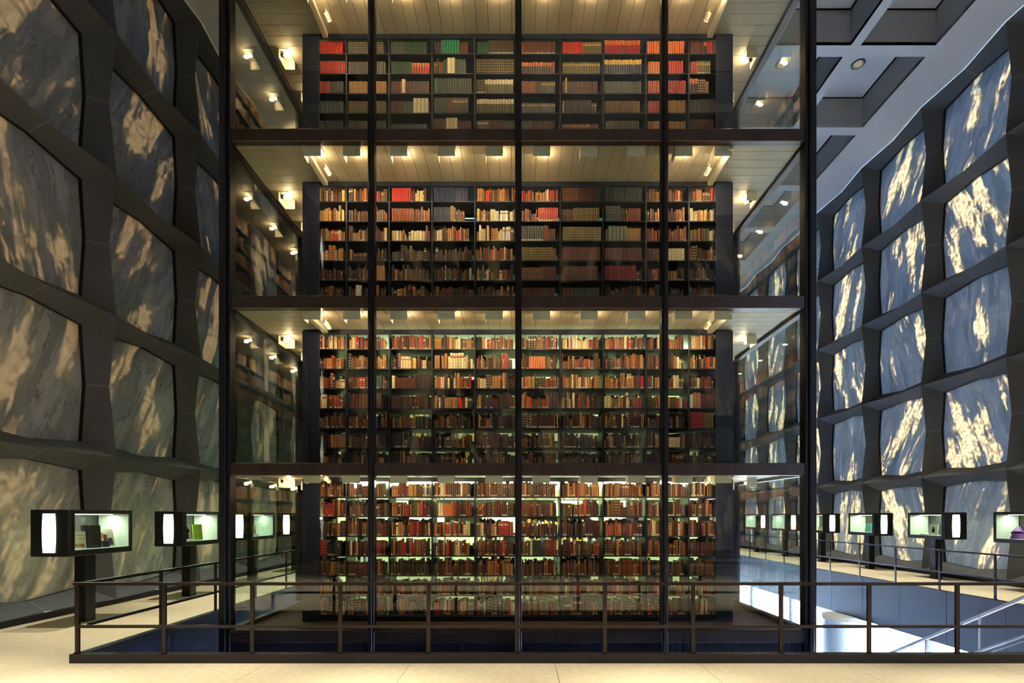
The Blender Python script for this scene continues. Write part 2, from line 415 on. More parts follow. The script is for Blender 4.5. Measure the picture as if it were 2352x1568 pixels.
def pillar(x, y, r, label):
    mb = MB(); n = 28
    mb.tube((x, y, GZ), (x, y, GZ+.12), r*1.06, n).tube((x, y, GZ+.12), (x, y, -1.3), r, n, caps=False).tube((x, y, -1.3), (x, y, -1.18), r*1.05, n)
    o = obj('pillar', mb, M['pillar'], origin=(x, y, GZ), kind='structure', label=label, cat='pillar')
    for pl in o.data.polygons: pl.use_smooth = len(pl.vertices) == 4
pillar(9.35, 15.3, .52, 'round pale pillar standing by the bright lobby window')

obj('ground_lawn', MB().box(-60, EX0, -40, 70, GZ-.25, GZ-.05), M['plaza'], kind='structure', label='granite court outside the dim wall', cat='plaza')
nb = MB().box(-30, -24, -30, 60, GZ-.2, 34)  # unseen mass added to cut sky light and warm the dim wall
for i in range(9):
    for j in range(7): nb.box(-24.0, -23.9, -26+i*9.2, -23.5+i*9.2, GZ+2+j*4.6, GZ+4.8+j*4.6, mi=1)
nb.box(-24, 16, -24, -16, GZ-.2, 34)  # second unseen mass, added to darken the near wall's panels
obj('wall_sky_blocker', nb, [M['sandstone'], M['reveal']], kind='structure', label='unseen tan masses added to block sky from the dim and near walls', cat='wall')

# ------------------------------------------------------------------ coffered ceiling
PX = 2.1; PYc = 2.79; BWX = .24; BWY = .33
colx = [(-6.16, -4.3), (4.3, 6.16), (6.4, 8.26), (8.5, 10.36)]
rows = []
k = -7
while 13.215+PYc*k+BWY+2.46 < YF:
    y0 = 13.215+PYc*k+BWY
    if y0 > YN: rows.append((y0, y0+PYc-BWY))
    k += 1
cm = MB()
def soff(x0, x1, y0, y1): cm.box(x0, x1, y0, y1, ZC, ZC+.08)
for (x0, x1) in ((EX0, -6.16), (-4.3, 4.3), (6.16, 6.4), (8.26, 8.5), (10.36, EX1)): soff(x0, x1, EY0, EY1)
for (x0, x1) in colx:
    yy = EY0
    for (a, b) in rows: soff(x0, x1, yy, a); yy = b
    soff(x0, x1, yy, EY1)
ceil = obj('ceiling', cm, M['ceil'], origin=(0, 0, 0), kind='structure', label='pale coffered ceiling with recessed square panels', cat='ceiling')
CW = 1.86; CL = PYc-BWY; CD = .87
cs = MB()
for (a, b, c, d) in (((0, 0), (CW, 0), 0, 0), ((CW, 0), (CW, CL), 0, 0), ((CW, CL), (0, CL), 0, 0), ((0, CL), (0, 0), 0, 0)):
    cs.quad((a[0], a[1], 0), (b[0], b[1], 0), (b[0], b[1], CD), (a[0], a[1], CD))
cs.quad((0, 0, CD+.12), (CW, 0, CD+.12), (CW, CL, CD+.12), (0, CL, CD+.12), mi=1)
for (a, b) in (((0, 0), (CW, 0)), ((CW, 0), (CW, CL)), ((CW, CL), (0, CL)), ((0, CL), (0, 0))):
    cs.quad((a[0], a[1], CD), (b[0], b[1], CD), (b[0], b[1], CD+.12), (a[0], a[1], CD+.12), mi=1)
csm = cs.mesh('coffer_sides', [M['coffer'], M['reveal']])
g = .045
cpm = MB().cbox(g, CW-g, g, CL-g, CD, CD+.06, .006).mesh('coffer_panel', M['ceil'])
dl_ring = MB(); nn = 24
for k in range(nn):
    a0 = 2*PI*k/nn; a1 = 2*PI*(k+1)/nn
    P = lambda a, r, z: (r*math.cos(a), r*math.sin(a), z)
    dl_ring.quad(P(a0, .175, 0), P(a1, .175, 0), P(a1, .175, -.02), P(a0, .175, -.02))
    dl_ring.quad(P(a0, .175, -.02), P(a1, .175, -.02), P(a1, .15, -.02), P(a0, .15, -.02))
dl_ring = dl_ring.mesh('trim_ring', M['lampblack'])
dl_can = MB()
for k in range(nn):
    a0 = 2*PI*k/nn; a1 = 2*PI*(k+1)/nn
    P = lambda a, r, z: (r*math.cos(a), r*math.sin(a), z)
    dl_can.quad(P(a0, .15, -.018), P(a1, .15, -.018), P(a1, .10, -.004), P(a0, .10, -.004))
dl_can = dl_can.mesh('reflector', M['can'])
dl_lens = MB().quad(*[(.10*math.cos(2*PI*k/nn), .10*math.sin(2*PI*k/nn), -.004) for k in range(nn)]).mesh('lens', M['lens'])
def downlight(x, y, z, label, power, size=26):
    d = empty('downlight', (x, y, z), label=label, cat='downlight', group='round ceiling downlights')
    inst('trim_ring', dl_ring, (x, y, z), d); inst('reflector', dl_can, (x, y, z), d); inst('lens', dl_lens, (x, y, z), d)
    if power:
        lamp('downlight_beam', 'SPOT', (x, y, z-.03), power, (1, .92, .76), d, spot_size=math.radians(size), spot_blend=.55, shadow_soft_size=.12)
COLN = ['coffer column over the narrow gallery', 'coffer column beside the tower', 'middle coffer column', 'coffer column beside the glowing wall']
for ci, (x0, x1) in enumerate(colx):
    for ri, (y0, y1) in enumerate(rows):
        inst('coffer_sides', csm, (x0, y0, ZC), ceil); inst('coffer_panel', cpm, (x0, y0, ZC), ceil)
        if y0 > 1 and y0 < 30:
            pw = (3800 if ci == 0 else 4600) if (ci in (0, 3) and 3 < y0 < 27) else 0
            downlight((x0+x1)/2, (y0+y1)/2, ZC+CD, 'round recessed downlight, '+ORD[ri-1]+' in the '+COLN[ci], pw)
for i, (x, y) in enumerate(((-6.4, 3.2), (-2.9, 3.2), (0, 3.2), (2.9, 3.2), (6.4, 3.2), (9.6, 3.2))):
    downlight(x, y, ZC, 'recessed downlight above the front gallery, '+ORD[i]+' along the row', 7200, 30)

# ------------------------------------------------------------------ railings
def railing(label, p0, p1, ts, kerb=True, name='railing'):
    p0 = Vector(p0); p1 = Vector(p1); d = (p1-p0).normalized(); s = Vector((d.y, -d.x, 0))
    r = empty(name, p0, label=label, cat='railing', group='gallery railings')
    up = Vector((0, 0, 1)); zk = .098 if kerb else 0
    obj('top_rail', MB().bar(p0+up*.88-d*.03, p1+up*.88, .06, .032), M['rail'], r)
    obj('mid_rail', MB().bar(p0+up*.40, p1+up*.40, .03, .032), M['rail'], r)
    if kerb: obj('kerb', MB().bar(p0+up*.049-d*.05, p1+up*.049, .11, .098), M['kerb'], r)
    pmh = MB()
    pmh.box(-.022, .022, -.012, .012, zk-(0 if kerb else .02), .866)
    pmh.box(-.03, .03, -.016, .016, zk-(0 if kerb else .02), zk+.012)
    me = pmh.mesh('post', M['rail'])
    ang = math.atan2(d.y, d.x)
    for t in ts: inst('post', me, p0+d*t, r, ang)
    return r
YR = 6.0
railing('long bronze railing on a dark kerb across the front of the tower well', (-4.95, YR, 0), (6.05, YR, 0), [0.0]+[ .975+.991*i for i in range(11)])
railing('railing running back along the narrow gallery beside the dim wall', (-4.93, YR+.12, 0), (-4.93, OY1-.12, 0), [1.25+1.33*i for i in range(14)])
railing('thin railing along the gallery edge in front of the glowing wall', (9.42, YR, 0), (9.42, OY1, 0), [.35+1.39*i for i in range(15)], kerb=False)
railing('railing across the far end of the tower well', (-4.9, OY1+.02, 0), (9.4, OY1+.02, 0), [.5+1.4*i for i in range(10)])

# ------------------------------------------------------------------ staircase down to the lobby
SX0, SX1, SY = 6.22, 8.7, 6.08; SL = .548; run = .3; nst = 27; rise = run*SL
st = empty('staircase', (SX0, SY, GZ), label='stone staircase descending beside the tower with bright steel handrails', cat='staircase')
trm = MB().cbox(0, SX1-SX0, 0, run+.03, -.05, 0, .004).mesh('tread', M['stone'])
for i in range(nst):
    z = -rise*(i+1)
    if z < GZ+.05: break
    inst('tread', trm, (SX0, SY+run*i, z), st)
Ye = SY+(-GZ)/SL
for x in (SX0, SX1):
    obj('stringer', MB().bar((x, SY, -.2), (x, Ye, GZ-.2+.05), .06, .34), M['navy'], st)
    h = lambda y, dz: (x, y, -(y-SY)*SL+dz)
    obj('handrail', MB().tube(h(SY-.05, .9), h(Ye, .9), .024, 12), M['polish'], st)
    obj('mid_rail', MB().tube(h(SY-.05, .43), h(Ye, .43), .016, 10).tube(h(SY-.05, .36), h(Ye, .36), .010, 8), M['polish'], st)
    pmz = MB().tube((0, 0, 0), (0, 0, .9), .016, 10).mesh('baluster', M['polish'])
    for i in range(9): y = SY+.15+i*.95; inst('baluster', pmz, h(y, 0), st)

# ------------------------------------------------------------------ glass tower
tw = empty('glass_tower', (0, TY0, GZ), label='tall dark steel framed glass tower enclosing lit book stacks', cat='tower')
NLV = 6; TTOP = ZC-.02
CWD = .154
for sx in (-1, 1):
    for y in (TY0, TY1):
        x = sx*(TX-CWD/2); s = 1 if y == TY0 else -1
        mb = MB().cbox(x-CWD/2, x+CWD/2, y, y+s*CWD, GZ, TTOP) if s > 0 else MB().cbox(x-CWD/2, x+CWD/2, y-CWD, y, GZ, TTOP)
        mb.cbox(x-.03, x+.03, *((y-.035, y) if s > 0 else (y, y+.035)), GZ, TTOP)
        obj('column', mb, M['steel'], tw)
mw = .09
mul = MB().cbox(-mw/2, mw/2, 0, .12, GZ, TTOP).cbox(-.02, .02, -.03, 0, GZ, TTOP).mesh('mullion', M['steel'])
for x in (-2.0, .01, 2.01):
    inst('mullion', mul, (x, TY0, 0), tw); inst('mullion', mul, (x, TY1, 0), tw, PI)
SB = (TY1-TY0)/6
for i in range(1, 6):
    for sx in (-1, 1): inst('mullion', mul, (sx*TX, TY0+SB*i, 0), tw, PI/2 if sx > 0 else -PI/2)
def btop(l): return F0+.07+l*LVH
bt = .169
for l in range(0, NLV+1):
    zt = btop(l) if l < NLV else TTOP; zb = zt-bt
    if zt > TTOP: continue
    for y0, y1 in ((TY0+.015, TY0+.12), (TY1-.12, TY1-.015)):
        obj('beam', MB().cbox(-TX+CWD, TX-CWD, y0, y1, zb, zt), M['bronze'], tw)
    for sx in (-1, 1):
        xs = sorted((sx*(TX-.015), sx*(TX-.12)))
        obj('beam', MB().cbox(xs[0], xs[1], TY0+CWD, TY1-CWD, zb, zt), M['bronze'], tw)
# panes
gp = {}
def pane(w, h, side):
    k = (round(w, 3), round(h, 3), side)
    if k not in gp:
        mb = MB().box(-w/2, w/2, -.006, .006, 0, h) if side == 0 else MB().box(-.006, .006, -w/2, w/2, 0, h)
        gp[k] = mb.mesh('pane', M['glass'])
    return gp[k]
xm = [-TX+CWD-.01, -2.0, .01, 2.01, TX-CWD+.01]
for l in range(NLV):
    z0 = btop(l)-.01; z1 = (btop(l+1) if l+1 < NLV else TTOP)-bt+.01
    if z1-z0 < .2: continue
    for i in range(4): inst('pane', pane(xm[i+1]-xm[i], z1-z0, 0), ((xm[i]+xm[i+1])/2, TY0+.065, z0), tw)
    for i in range(6):
        for sx in (-1, 1): inst('pane', pane(SB-.01, z1-z0, 1), (sx*(TX-.065), TY0+SB*(i+.5), z0), tw)
    obj('back_panel', MB().box(-TX+.1, TX-.1, TY1-.08, TY1-.06, z0, z1), M['navy'], tw)
# base panel, grille
obj('sill', MB().cbox(-TX+CWD, TX-CWD, TY0-.01, TY0+.2, btop(0)-.03, btop(0)+.004, .004), M['bronze'], tw)
obj('base_panel', MB().cbox(-TX+.02, TX-.02, TY0+.03, TY0+.1, -.10, btop(0)-.05), M['navy'], tw)
for sx in (-1, 1):
    xs = sorted((sx*(TX-.03), sx*(TX-.1)))
    obj('base_panel', MB().cbox(xs[0], xs[1], TY0+.1, TY1-.1, -.35, btop(0)-.05), M['navy'], tw)
gr = MB(); x = -TX+.2
while x < TX-.2: gr.box(x, x+.008, TY0+.04, TY0+.08, -.36, -.10); x += .0185
obj('grille', gr, M['navy'], tw, kind='stuff')
obj('grille_backing', MB().box(-TX+.05, TX-.05, TY0+.1, TY0+.14, -1.3, -.08), M['reveal'], tw)
obj('core_shaft', MB().box(-3.2, 3.2, TY0+.9, TY1-.9, GZ, -.4), M['navy'], tw)
# storeys: slab with plank soffit
PW = .178
npf = 33; pf = MB().cbox(-PW/2+.0025, PW/2-.0025, 0, 1.9, 0, .02, .002).mesh('plank', M['plank'])
psd = MB().cbox(0, .93, -PW/2+.0025, PW/2-.0025, 0, .02, .002).mesh('plank', M['plank'])
for l in range(0, 5):
    fz = F0+l*LVH
    sl = obj('storey_slab', MB().box(-TX+.11, TX-.11, TY0+.11, TY1-.11, fz-.03, fz), M['slabfloor'], tw)
    if l == 0: continue
    cz = fz-.052
    for i in range(npf): inst('plank', pf, ((i-(npf-1)/2)*PW, TY0+.12, cz), sl)
    for sx in (-1, 1):
        y = TY0+.12+PW/2
        while y < TY0+4.6:
            inst('plank', psd, (3.02 if sx > 0 else -3.95, y, cz), sl); y += PW
        obj('ceiling_track', MB().cbox(sx*2.97-.04, sx*2.97+.04, TY0+.15, YB+.15, cz-.07, cz), M['trimw'], sl)
obj('roof_slab', MB().box(-TX+.11, TX-.11, TY0+.11, TY1-.11, F0+5*LVH-.04, F0+5*LVH), M['slabfloor'], tw)

# ------------------------------------------------------------------ boxy wall washers in the tower
hw = .1225; hh = .145
hs = MB()
hs.cbox(-hw, hw, -.075, -.065, -hh, 0, .003)      # plate towards the glass
hs.cbox(-hw, -hw+.008, -.065, .09, -hh, 0, .003)  # closed cheek
hs.cbox(-hw, hw, -.065, .09, -.010, 0, .003)      # top
hs = hs.mesh('housing', M['fix'])
hb = MB().tube((.05, -.01, -.055), (.06, .05, -.075), .022, 12).mesh('bulb', M['bulb'])
hc = MB().tube((.04, -.055, -.045), (.05, -.01, -.055), .026, 12).tube((.04, -.05, -.01), (.04, -.05, -.05), .008, 8).mesh('socket', M['lampblack'])
WARM = (1.0, .70, .38)
def washer(x, y, z, rot, on, label, group, power):
    w = empty('wall_washer', (x, y, z), label=label, cat='ceiling lamp', group=group)
    inst('housing', hs, (x, y, z), w); inst('socket', hc, (x, y, z), w)
    b = inst('bulb', hb, (x, y, z), w)
    if not on: b.data = hb_off
    else:
        lamp('washer_glow', 'POINT', (x+.06, y+.07, z-.085), power*.28, WARM, w, shadow_soft_size=.025)
        sp = lamp('washer_beam', 'SPOT', (x+.06, y+.075, z-.09), power, WARM, w, shadow_soft_size=.025, spot_size=math.radians(125), spot_blend=.5)
        sp.rotation_euler = (math.radians(48), 0, 0)
    w.rotation_euler = (0, 0, rot)
hb_off = MB().tube((.05, -.01, -.055), (.06, .05, -.075), .022, 12).mesh('bulb', M['fix'])
fxs = [-2.87, -2.32, -1.662, -.997, -.332, .332, .997, 1.662, 2.32, 2.87]
POW = [9.5, 15, 17, 10]
for l in range(4):
    cz = F0+(l+1)*LVH-.052
    for i, x in enumerate(fxs):
        on = not (l == 2 and i in (6, 7)); p = POW[l]
        if l == 1 and i >= 7: p *= .7
        washer(x, 7.52, cz, 0, on, 'boxy cream ceiling lamp, '+ORD[i]+' of ten along the '+STOREY[l]+' front walkway', 'boxy lamps over the front walkways', p)
    for sx in (-1, 1):
        for j, y in enumerate((8.62, 9.5, 10.38, 11.26)):
            nm = 'boxy lamp, '+ORD[j]+' in the '+STOREY[l]+' side walkway facing the '+('dim' if sx < 0 else 'glowing')+' marble wall'
            washer(sx*3.74, y, cz, PI/2 if sx > 0 else -PI/2, True, nm, 'boxy lamps over the side walkways', 13)
        # small spotlight by the ceiling track
        s = empty('spotlight', (sx*2.82, 7.85, cz), label='small black spotlight by the '+STOREY[l]+' ceiling track on the side of the '+('dim' if sx < 0 else 'glowing')+' wall', cat='spotlight', group='small corner spotlights')
        obj('body', MB().tube((sx*2.82, 7.85, cz-.05), (sx*2.80, 7.93, cz-.09), .035, 14).tube((sx*2.82, 7.85, cz), (sx*2.82, 7.85, cz-.05), .01, 8), M['fix'], s)
        obj('lens', MB().tube((sx*2.80, 7.93, cz-.09), (sx*2.799, 7.934, cz-.092), .031, 14), M['bulb'], s)

# ------------------------------------------------------------------ bookcases
BW = .662; X0 = -3.31; CP = .256
BZ = [.10+.305*k for k in range(7)]; BC = []
up_me = MB().cbox(-.011, .011, 0, .46, .0, 2.18, .003).mesh('upright', M['shelf'])
sh_me = MB().cbox(0, BW-.022, .008, .45, -.018, 0, .003).mesh('shelf', M['shelf'])
for l in range(4):
    fz = F0+l*LVH
    bc = empty('bookcase', (0, YB, fz), label='navy black steel bookcase of ten bays filling the '+STOREY[l], cat='bookcase', group='tower bookcases')
    BC.append(bc)
    for b in range(11): inst('upright', up_me, (X0+b*BW, YB, fz), bc)
    for b in range(10):
        for k in range(7): inst('shelf', sh_me, (X0+b*BW+.011, YB, fz+BZ[k]), bc)
    obj('plinth', MB().cbox(X0, X0+10*BW, YB+.005, YB+.42, fz, fz+.082), M['shelf'], bc)
    obj('header', MB().cbox(X0, X0+10*BW, YB-.004, YB+.03, fz+2.155, fz+2.225), M['shelf'], bc)
    for sx in (-1, 1):
        xs = sorted((sx*3.315, sx*(3.31-CP)))
        pn = obj('end_panel', MB().cbox(xs[0], xs[1], YB-.03, YB-.005, fz, fz+2.2, .004), M['navy'], bc)
        # run of side shelving behind the end panel
        for k in range(7):
            obj('side_shelf', MB().box(xs[0], xs[1], YB+.47, 14.0, fz+BZ[k]-.018, fz+BZ[k]), M['shelf'], pn)
        for q in range(1, 9):
            obj('side_upright', MB().box(xs[0], xs[1], YB+.47+q*.662-.01, YB+.47+q*.662+.01, fz, fz+2.18), M['shelf'], pn)
    # opposite shelves and pale core wall behind the inner aisle
    if l < 2:
        for k in range(7): obj('inner_shelf', MB().box(-2.9, 2.9, YB+1.5, YB+1.74, fz+BZ[k]-.018, fz+BZ[k]), M['shelf'], bc)
    obj('core_wall', MB().box(-2.9, 2.9, YB+1.75, YB+1.8, fz, fz+2.2).box(-2.98, -2.95, YB+.5, YB+1.8, fz, fz+2.2).box(2.95, 2.98, YB+.5, YB+1.8, fz, fz+2.2), M['core'], bc)
def tube_light(x, y, z, ln, mat, label):
    t = empty('fluorescent_light', (x, y, z), label=label, cat='ceiling lamp', group='tube lights in the inner aisle')
    obj('housing', MB().cbox(x-ln/2, x+ln/2, y-.05, y+.05, z-.03, z, .005), M['fix'], t)
    obj('tube', MB().tube((x-ln/2+.03, y, z-.048), (x+ln/2-.03, y, z-.048), .018, 12), mat, t)
for l in range(3):
    z = F0+(l+1)*LVH-.035
    for i, x in enumerate((-2.1, -.7, .7, 2.1)):
        if l == 2 and i not in (1, 2): continue
        tube_light(x, YB+.95, z, 1.3, M['tubelow'] if l == 0 else M['tube'] if l == 1 else M['tubedim'], ('greenish white' if l < 2 else 'dim teal')+' tube light, '+ORD[i]+' in the '+STOREY[l]+' aisle behind the books')

for l in range(3):  # unseen tubes added to cast green light on the dim marble wall
    for sx in (-1,):
        for j in range(4):
            y = 13.0+j*2.4; z = F0+(l+1)*LVH-.035; x = sx*3.62
            t = empty('fluorescent_light', (x, y, z), label='added greenish tube light, '+ORD[j]+' in the '+STOREY[l]+' rear walkway facing the '+('dim' if sx < 0 else 'glowing')+' wall', cat='ceiling lamp', group='added tube lights in the rear walkways')
            obj('housing', MB().cbox(x-.05, x+.05, y-.65, y+.65, z-.03, z, .005), M['fix'], t)
            obj('tube', MB().tube((x, y-.62, z-.048), (x, y+.62, z-.048), .018, 12), M['tubefill'], t)

# ------------------------------------------------------------------ books
PAL = {k: srgb(*v) for k, v in dict(
    red=(196, 46, 38), crimson=(150, 24, 44), maroon=(84, 24, 26), brown=(92, 46, 28), rust=(140, 58, 30), tan=(182, 126, 70),
    cream=(238, 220, 178), black=(28, 22, 24), slate=(62, 70, 72), navy=(34, 44, 86), green=(24, 128, 88), forest=(36, 70, 52),
    olive=(92, 84, 54), orange=(222, 116, 54), gold=(222, 176, 86), grey=(120, 124, 110), white=(226, 224, 214), plum=(58, 30, 40), bluegrey=(60, 74, 104)).items()}
CN = dict(red='red', crimson='crimson', maroon='maroon', brown='brown', rust='rust brown', tan='tan', cream='cream', black='black', slate='slate grey', navy='navy',
          green='bright green', forest='dark green', olive='olive', orange='orange', gold='golden', grey='grey', white='white', plum='plum', bluegrey='blue grey')
class Books:
    """collector: each book = prism with a rounded spine towards -Y (or a given facing)"""
    def __init__(s): s.v = []; s.f = []; s.uv = []; s.c1 = []; s.c2 = []; s.st = []
    def add(s, w, h, d, c1, c2, st, place):
        pr = [(-.5, .012), (-.42, .003), (-.2, 0.0), (.2, 0.0), (.42, .003), (.5, .012), (.5, d), (-.5, d)]
        i = len(s.v); npt = len(pr)
        for z in (0, h):
            for (a, b) in pr: s.v.append(place(a*w, b, z)); s.c1.append(c1); s.c2.append(c2); s.st.append(st)
        for k in range(npt):
            k2 = (k+1) % npt; s.f.append((i+k, i+k2, i+npt+k2, i+npt+k))
            ua = pr[k][0]+.5; ub = pr[k2][0]+.5; s.uv += [(ua, 0), (ub, 0), (ub, 1), (ua, 1)]
        for z in (0, 1):
            l = [i+z*npt+k for k in range(npt)]; s.f.append(tuple(l if z else l[::-1])); s.uv += [(.5, .5)]*npt
    def mesh(s, name):
        me = bpy.data.meshes.new(name); me.from_pydata(s.v, [], s.f); me.materials.append(M['book'])
        uv = me.uv_layers.new(name='UVMap'); uv.data.foreach_set('uv', [q for p in s.uv for q in p])
        for nm, dat in (('Col', s.c1), ('Accent', s.c2), ('Style', s.st)):
            a = me.color_attributes.new(nm, 'FLOAT_COLOR', 'POINT'); a.data.foreach_set('color', [q for p in dat for q in (*p, 1)])
        me.update(); return me
def jit(c, a=.16):
    k = 1+R.uniform(-a, a); return tuple(min(1, max(.004, x*k*(1+R.uniform(-.05, .05)))) for x in c)
# set spec: (fraction, colour, accent, style key, height m, width m)
# style: p plain, b banded, t light top third, l label, m white mark at the foot, w wide case
STY = dict(p=(0, .12, 0), b=(0, .9, 0), t=(1, .05, 0), l=(.5, .35, 0), m=(0, .15, 1), bm=(0, .6, 1), lm=(.5, .5, 1))
def sets(txt):
    out = []
    for tok in txt.split():
        a = tok.split(','); out.append((float(a[0]), a[1], a[2], a[3], float(a[4]) if len(a) > 4 else .19, float(a[5]) if len(a) > 5 else .026))
    return out
TOP = [
 ['.9,red,rust,p', '.9,slate,gold,b', '.35,slate,grey,b .55,forest,slate,p', '.2,plum,navy,p .5,green,forest,p,.25,.04 .22,brown,rust,p', '.3,forest,green,b .6,black,gold,bm,.21,.034', '.1,rust,orange,b .82,brown,gold,m', '.5,red,rust,p .48,olive,gold,l', '.92,crimson,orange,t,.215,.034', '.92,orange,red,p,.2,.036', '.55,brown,tan,p .15,plum,orange,t .2,red,rust,p'],
 ['.95,red,rust,p,.2', '.92,slate,tan,b', '.5,forest,slate,p .45,red,orange,t,.17,.04', '.1,brown,gold,l .06,forest,green,p,.24 .14,rust,red,p .1,forest,green,p,.22 .2,cream,tan,w,.25,.062 .28,forest,olive,p,.23', '.95,black,gold,b,.23,.034', '.82,plum,orange,t,.18,.036 .1,rust,gold,b', '.95,olive,gold,l,.18,.034', '.92,navy,gold,t,.22,.036', '.45,orange,rust,p,.19,.036 .5,red,orange,p,.2,.036', '.25,red,rust,b .5,olive,gold,lm,.2,.03'],
 ['.4,red,rust,p .55,slate,forest,p', '.92,tan,gold,b', '.25,maroon,red,b .1,cream,tan,w,.23,.060 .58,maroon,rust,p', '.1,green,forest,p,.24 .85,slate,olive,p,.235', '.22,black,gold,bm,.22,.033 .7,olive,cream,t,.22,.044', '.4,rust,gold,b .2,brown,tan,p .36,slate,gold,l', '.1,brown,tan,p .06,gold,tan,l,.24 .08,slate,olive,p .7,maroon,rust,b', '.95,slate,grey,b', '.45,red,tan,b,.2,.034 .5,red,orange,p,.2,.034', '.35,plum,orange,t,.23,.042 .3,brown,cream,b,.22,.03 .15,tan,maroon,b'],
 ['.92,slate,forest,p', '.92,olive,tan,b', '.3,maroon,plum,p .25,slate,olive,p .4,cream,tan,w,.235,.060', '.42,slate,olive,p,.24 .13,crimson,red,p,.24,.045 .4,slate,gold,l,.24', '.95,olive,cream,t,.22,.044', '.9,slate,gold,l,.16', '.06,gold,cream,p .7,plum,maroon,p,.2 .16,maroon,gold,l,.16,.04', '.75,brown,tan,b,.19,.034 .2,olive,gold,b', '.45,red,orange,b,.19,.034 .5,tan,brown,p,.2,.034', '.45,slate,cream,p,.21 .52,plum,maroon,p,.22'],
 ['.92,slate,forest,p', '.92,olive,slate,b', '.9,slate,olive,b,.14', '.32,brown,plum,p,.22 .28,cream,tan,w,.235,.060 .35,maroon,rust,p', '.3,maroon,cream,l,.2 .4,maroon,plum,p,.2 .25,slate,navy,p', '.3,slate,olive,b .62,maroon,plum,b', '.7,rust,gold,l,.14,.036 .22,brown,rust,l,.14', '.2,olive,gold,b .7,olive,slate,b', '.95,tan,brown,p,.18,.032', '.9,maroon,plum,p,.21'],
 ['.9,slate,olive,p']*10, ['.9,slate,olive,p']*10]
MIXES = dict(
    light='cream cream tan tan gold brown rust maroon white', mix='brown brown rust maroon tan tan cream black red olive plum', redm='rust rust brown maroon red tan brown brown plum tan',
    dark='black plum brown maroon brown slate navy tan black olive', blue='navy navy navy bluegrey', low='rust brown brown brown maroon black tan olive plum rust black brown')
T3 = [  # third storey
 ['light', 'mix', '.5,red,rust,b,.21,.032 .4,mixlight', '.85,navy,bluegrey,p,.235,.024', 'redm', 'mix', '.4,brown,tan,b,.235,.03 .5,maroon,plum,b,.21', '.95,slate,grey,b,.235,.03', 'redm', 'redm'],
 ['light', 'redm', '.55,rust,orange,b,.2 .4,mixred', '.45,navy,bluegrey,p,.22 .1,tan,cream,p,.24 .3,mixlow', 'light', '.45,mixred .5,red,tan,bm,.21,.028', '.3,brown,tan,p .65,olive,gold,b,.21', '.4,slate,grey,b,.24,.03 .2,mixlow .3,rust,tan,b,.2', 'redm', 'light'],
 ['mix', 'mix', 'light', 'mix', 'light', '.62,slate,white,m,.235,.034 .15,rust,orange,p,.24 .2,brown,slate,b', '.95,olive,gold,b,.22', '.1,maroon,plum,p .5,grey,olive,w,.235,.058 .35,tan,maroon,b,.2', 'redm', 'mix'],
 ['light', 'dark', 'dark', 'dark', 'mix', '.85,olive,gold,b,.21 .1,rust,brown,p', '.95,maroon,red,b,.21', '.95,maroon,tan,b,.2', '.5,brown,tan,b .45,cream,tan,p', 'redm'],
 ['dark', '.6,mixdark .35,tan,rust,b,.23,.04', 'dark', 'mix', 'mix', '.55,brown,gold,b,.2 .4,maroon,rust,b,.21', '.9,brown,rust,b,.22', '.8,crimson,maroon,b,.23 .15,mixlow', 'mix', 'dark'],
 ['dark', '.2,mixdark .14,white,cream,w,.23,.09 .6,mixdark', 'mix', 'dark', 'dark', '.9,maroon,plum,b', '.35,brown,tan,p .6,slate,grey,b', 'dark', 'dark', 'dark'],
 ['dark']*10]
T2 = [[R.choice(['mix', 'mix', 'light', 'redm']) for b in range(10)] for r in range(7)]
T2[2][1] = '.45,mixmix .3,green,white,m,.19,.03 .2,mixdark'; T2[2][2] = '.08,cream,tan,w,.2,.05 .5,brown,rust,b,.17 .38,plum,maroon,b,.22,.03'
T2[3] = ['mix', '.1,mixlow .6,brown,maroon,b,.22,.05 .2,mixdark', '.5,plum,maroon,b .45,mixdark', 'mix', 'dark', 'mix', 'mix', 'mix', 'mix', '.15,white,cream,w,.21,.05 .3,tan,brown,b,.24,.06 .5,maroon,brown,b,.22']
T2[4] = ['dark']*5+['mix', 'dark', 'mix', 'dark', '.5,crimson,maroon,b,.24 .4,olive,tan,b,.23']
T2[5] = ['dark']*8+['mix', 'dark']; T2[6] = ['dark']*10  # paler upper rows, dark lower rows: lamp light put into the book colours
T2[1][2] = '.25,mixlow .3,cream,tan,l,.19,.04 .38,mixlight'; T2[1][5] = '.25,mixlow .4,orange,tan,b,.19,.036 .3,mixdark'
T1 = [[R.choice(['low', 'low', 'redm', 'mix']) for b in range(10)] for r in range(7)]
T1[1][3] = '.12,mixlow .12,cream,gold,p,.2,.036 .22,orange,rust,b,.19 .5,mixlow'; T1[1][6] = '.05,cream,white,p,.24,.04 .55,mixlow .06,red,crimson,p,.26,.04 .3,mixlow'
T1[3][0] = '.35,crimson,red,b,.24,.05 .6,mixdark'; T1[6] = ['mix']*10
T1[3][5] = '.3,mixdark .08,cream,tan,p,.23,.04 .3,slate,black,b,.23 .3,rust,brown,b,.24'
PLAN = [T1, T2, T3, TOP]

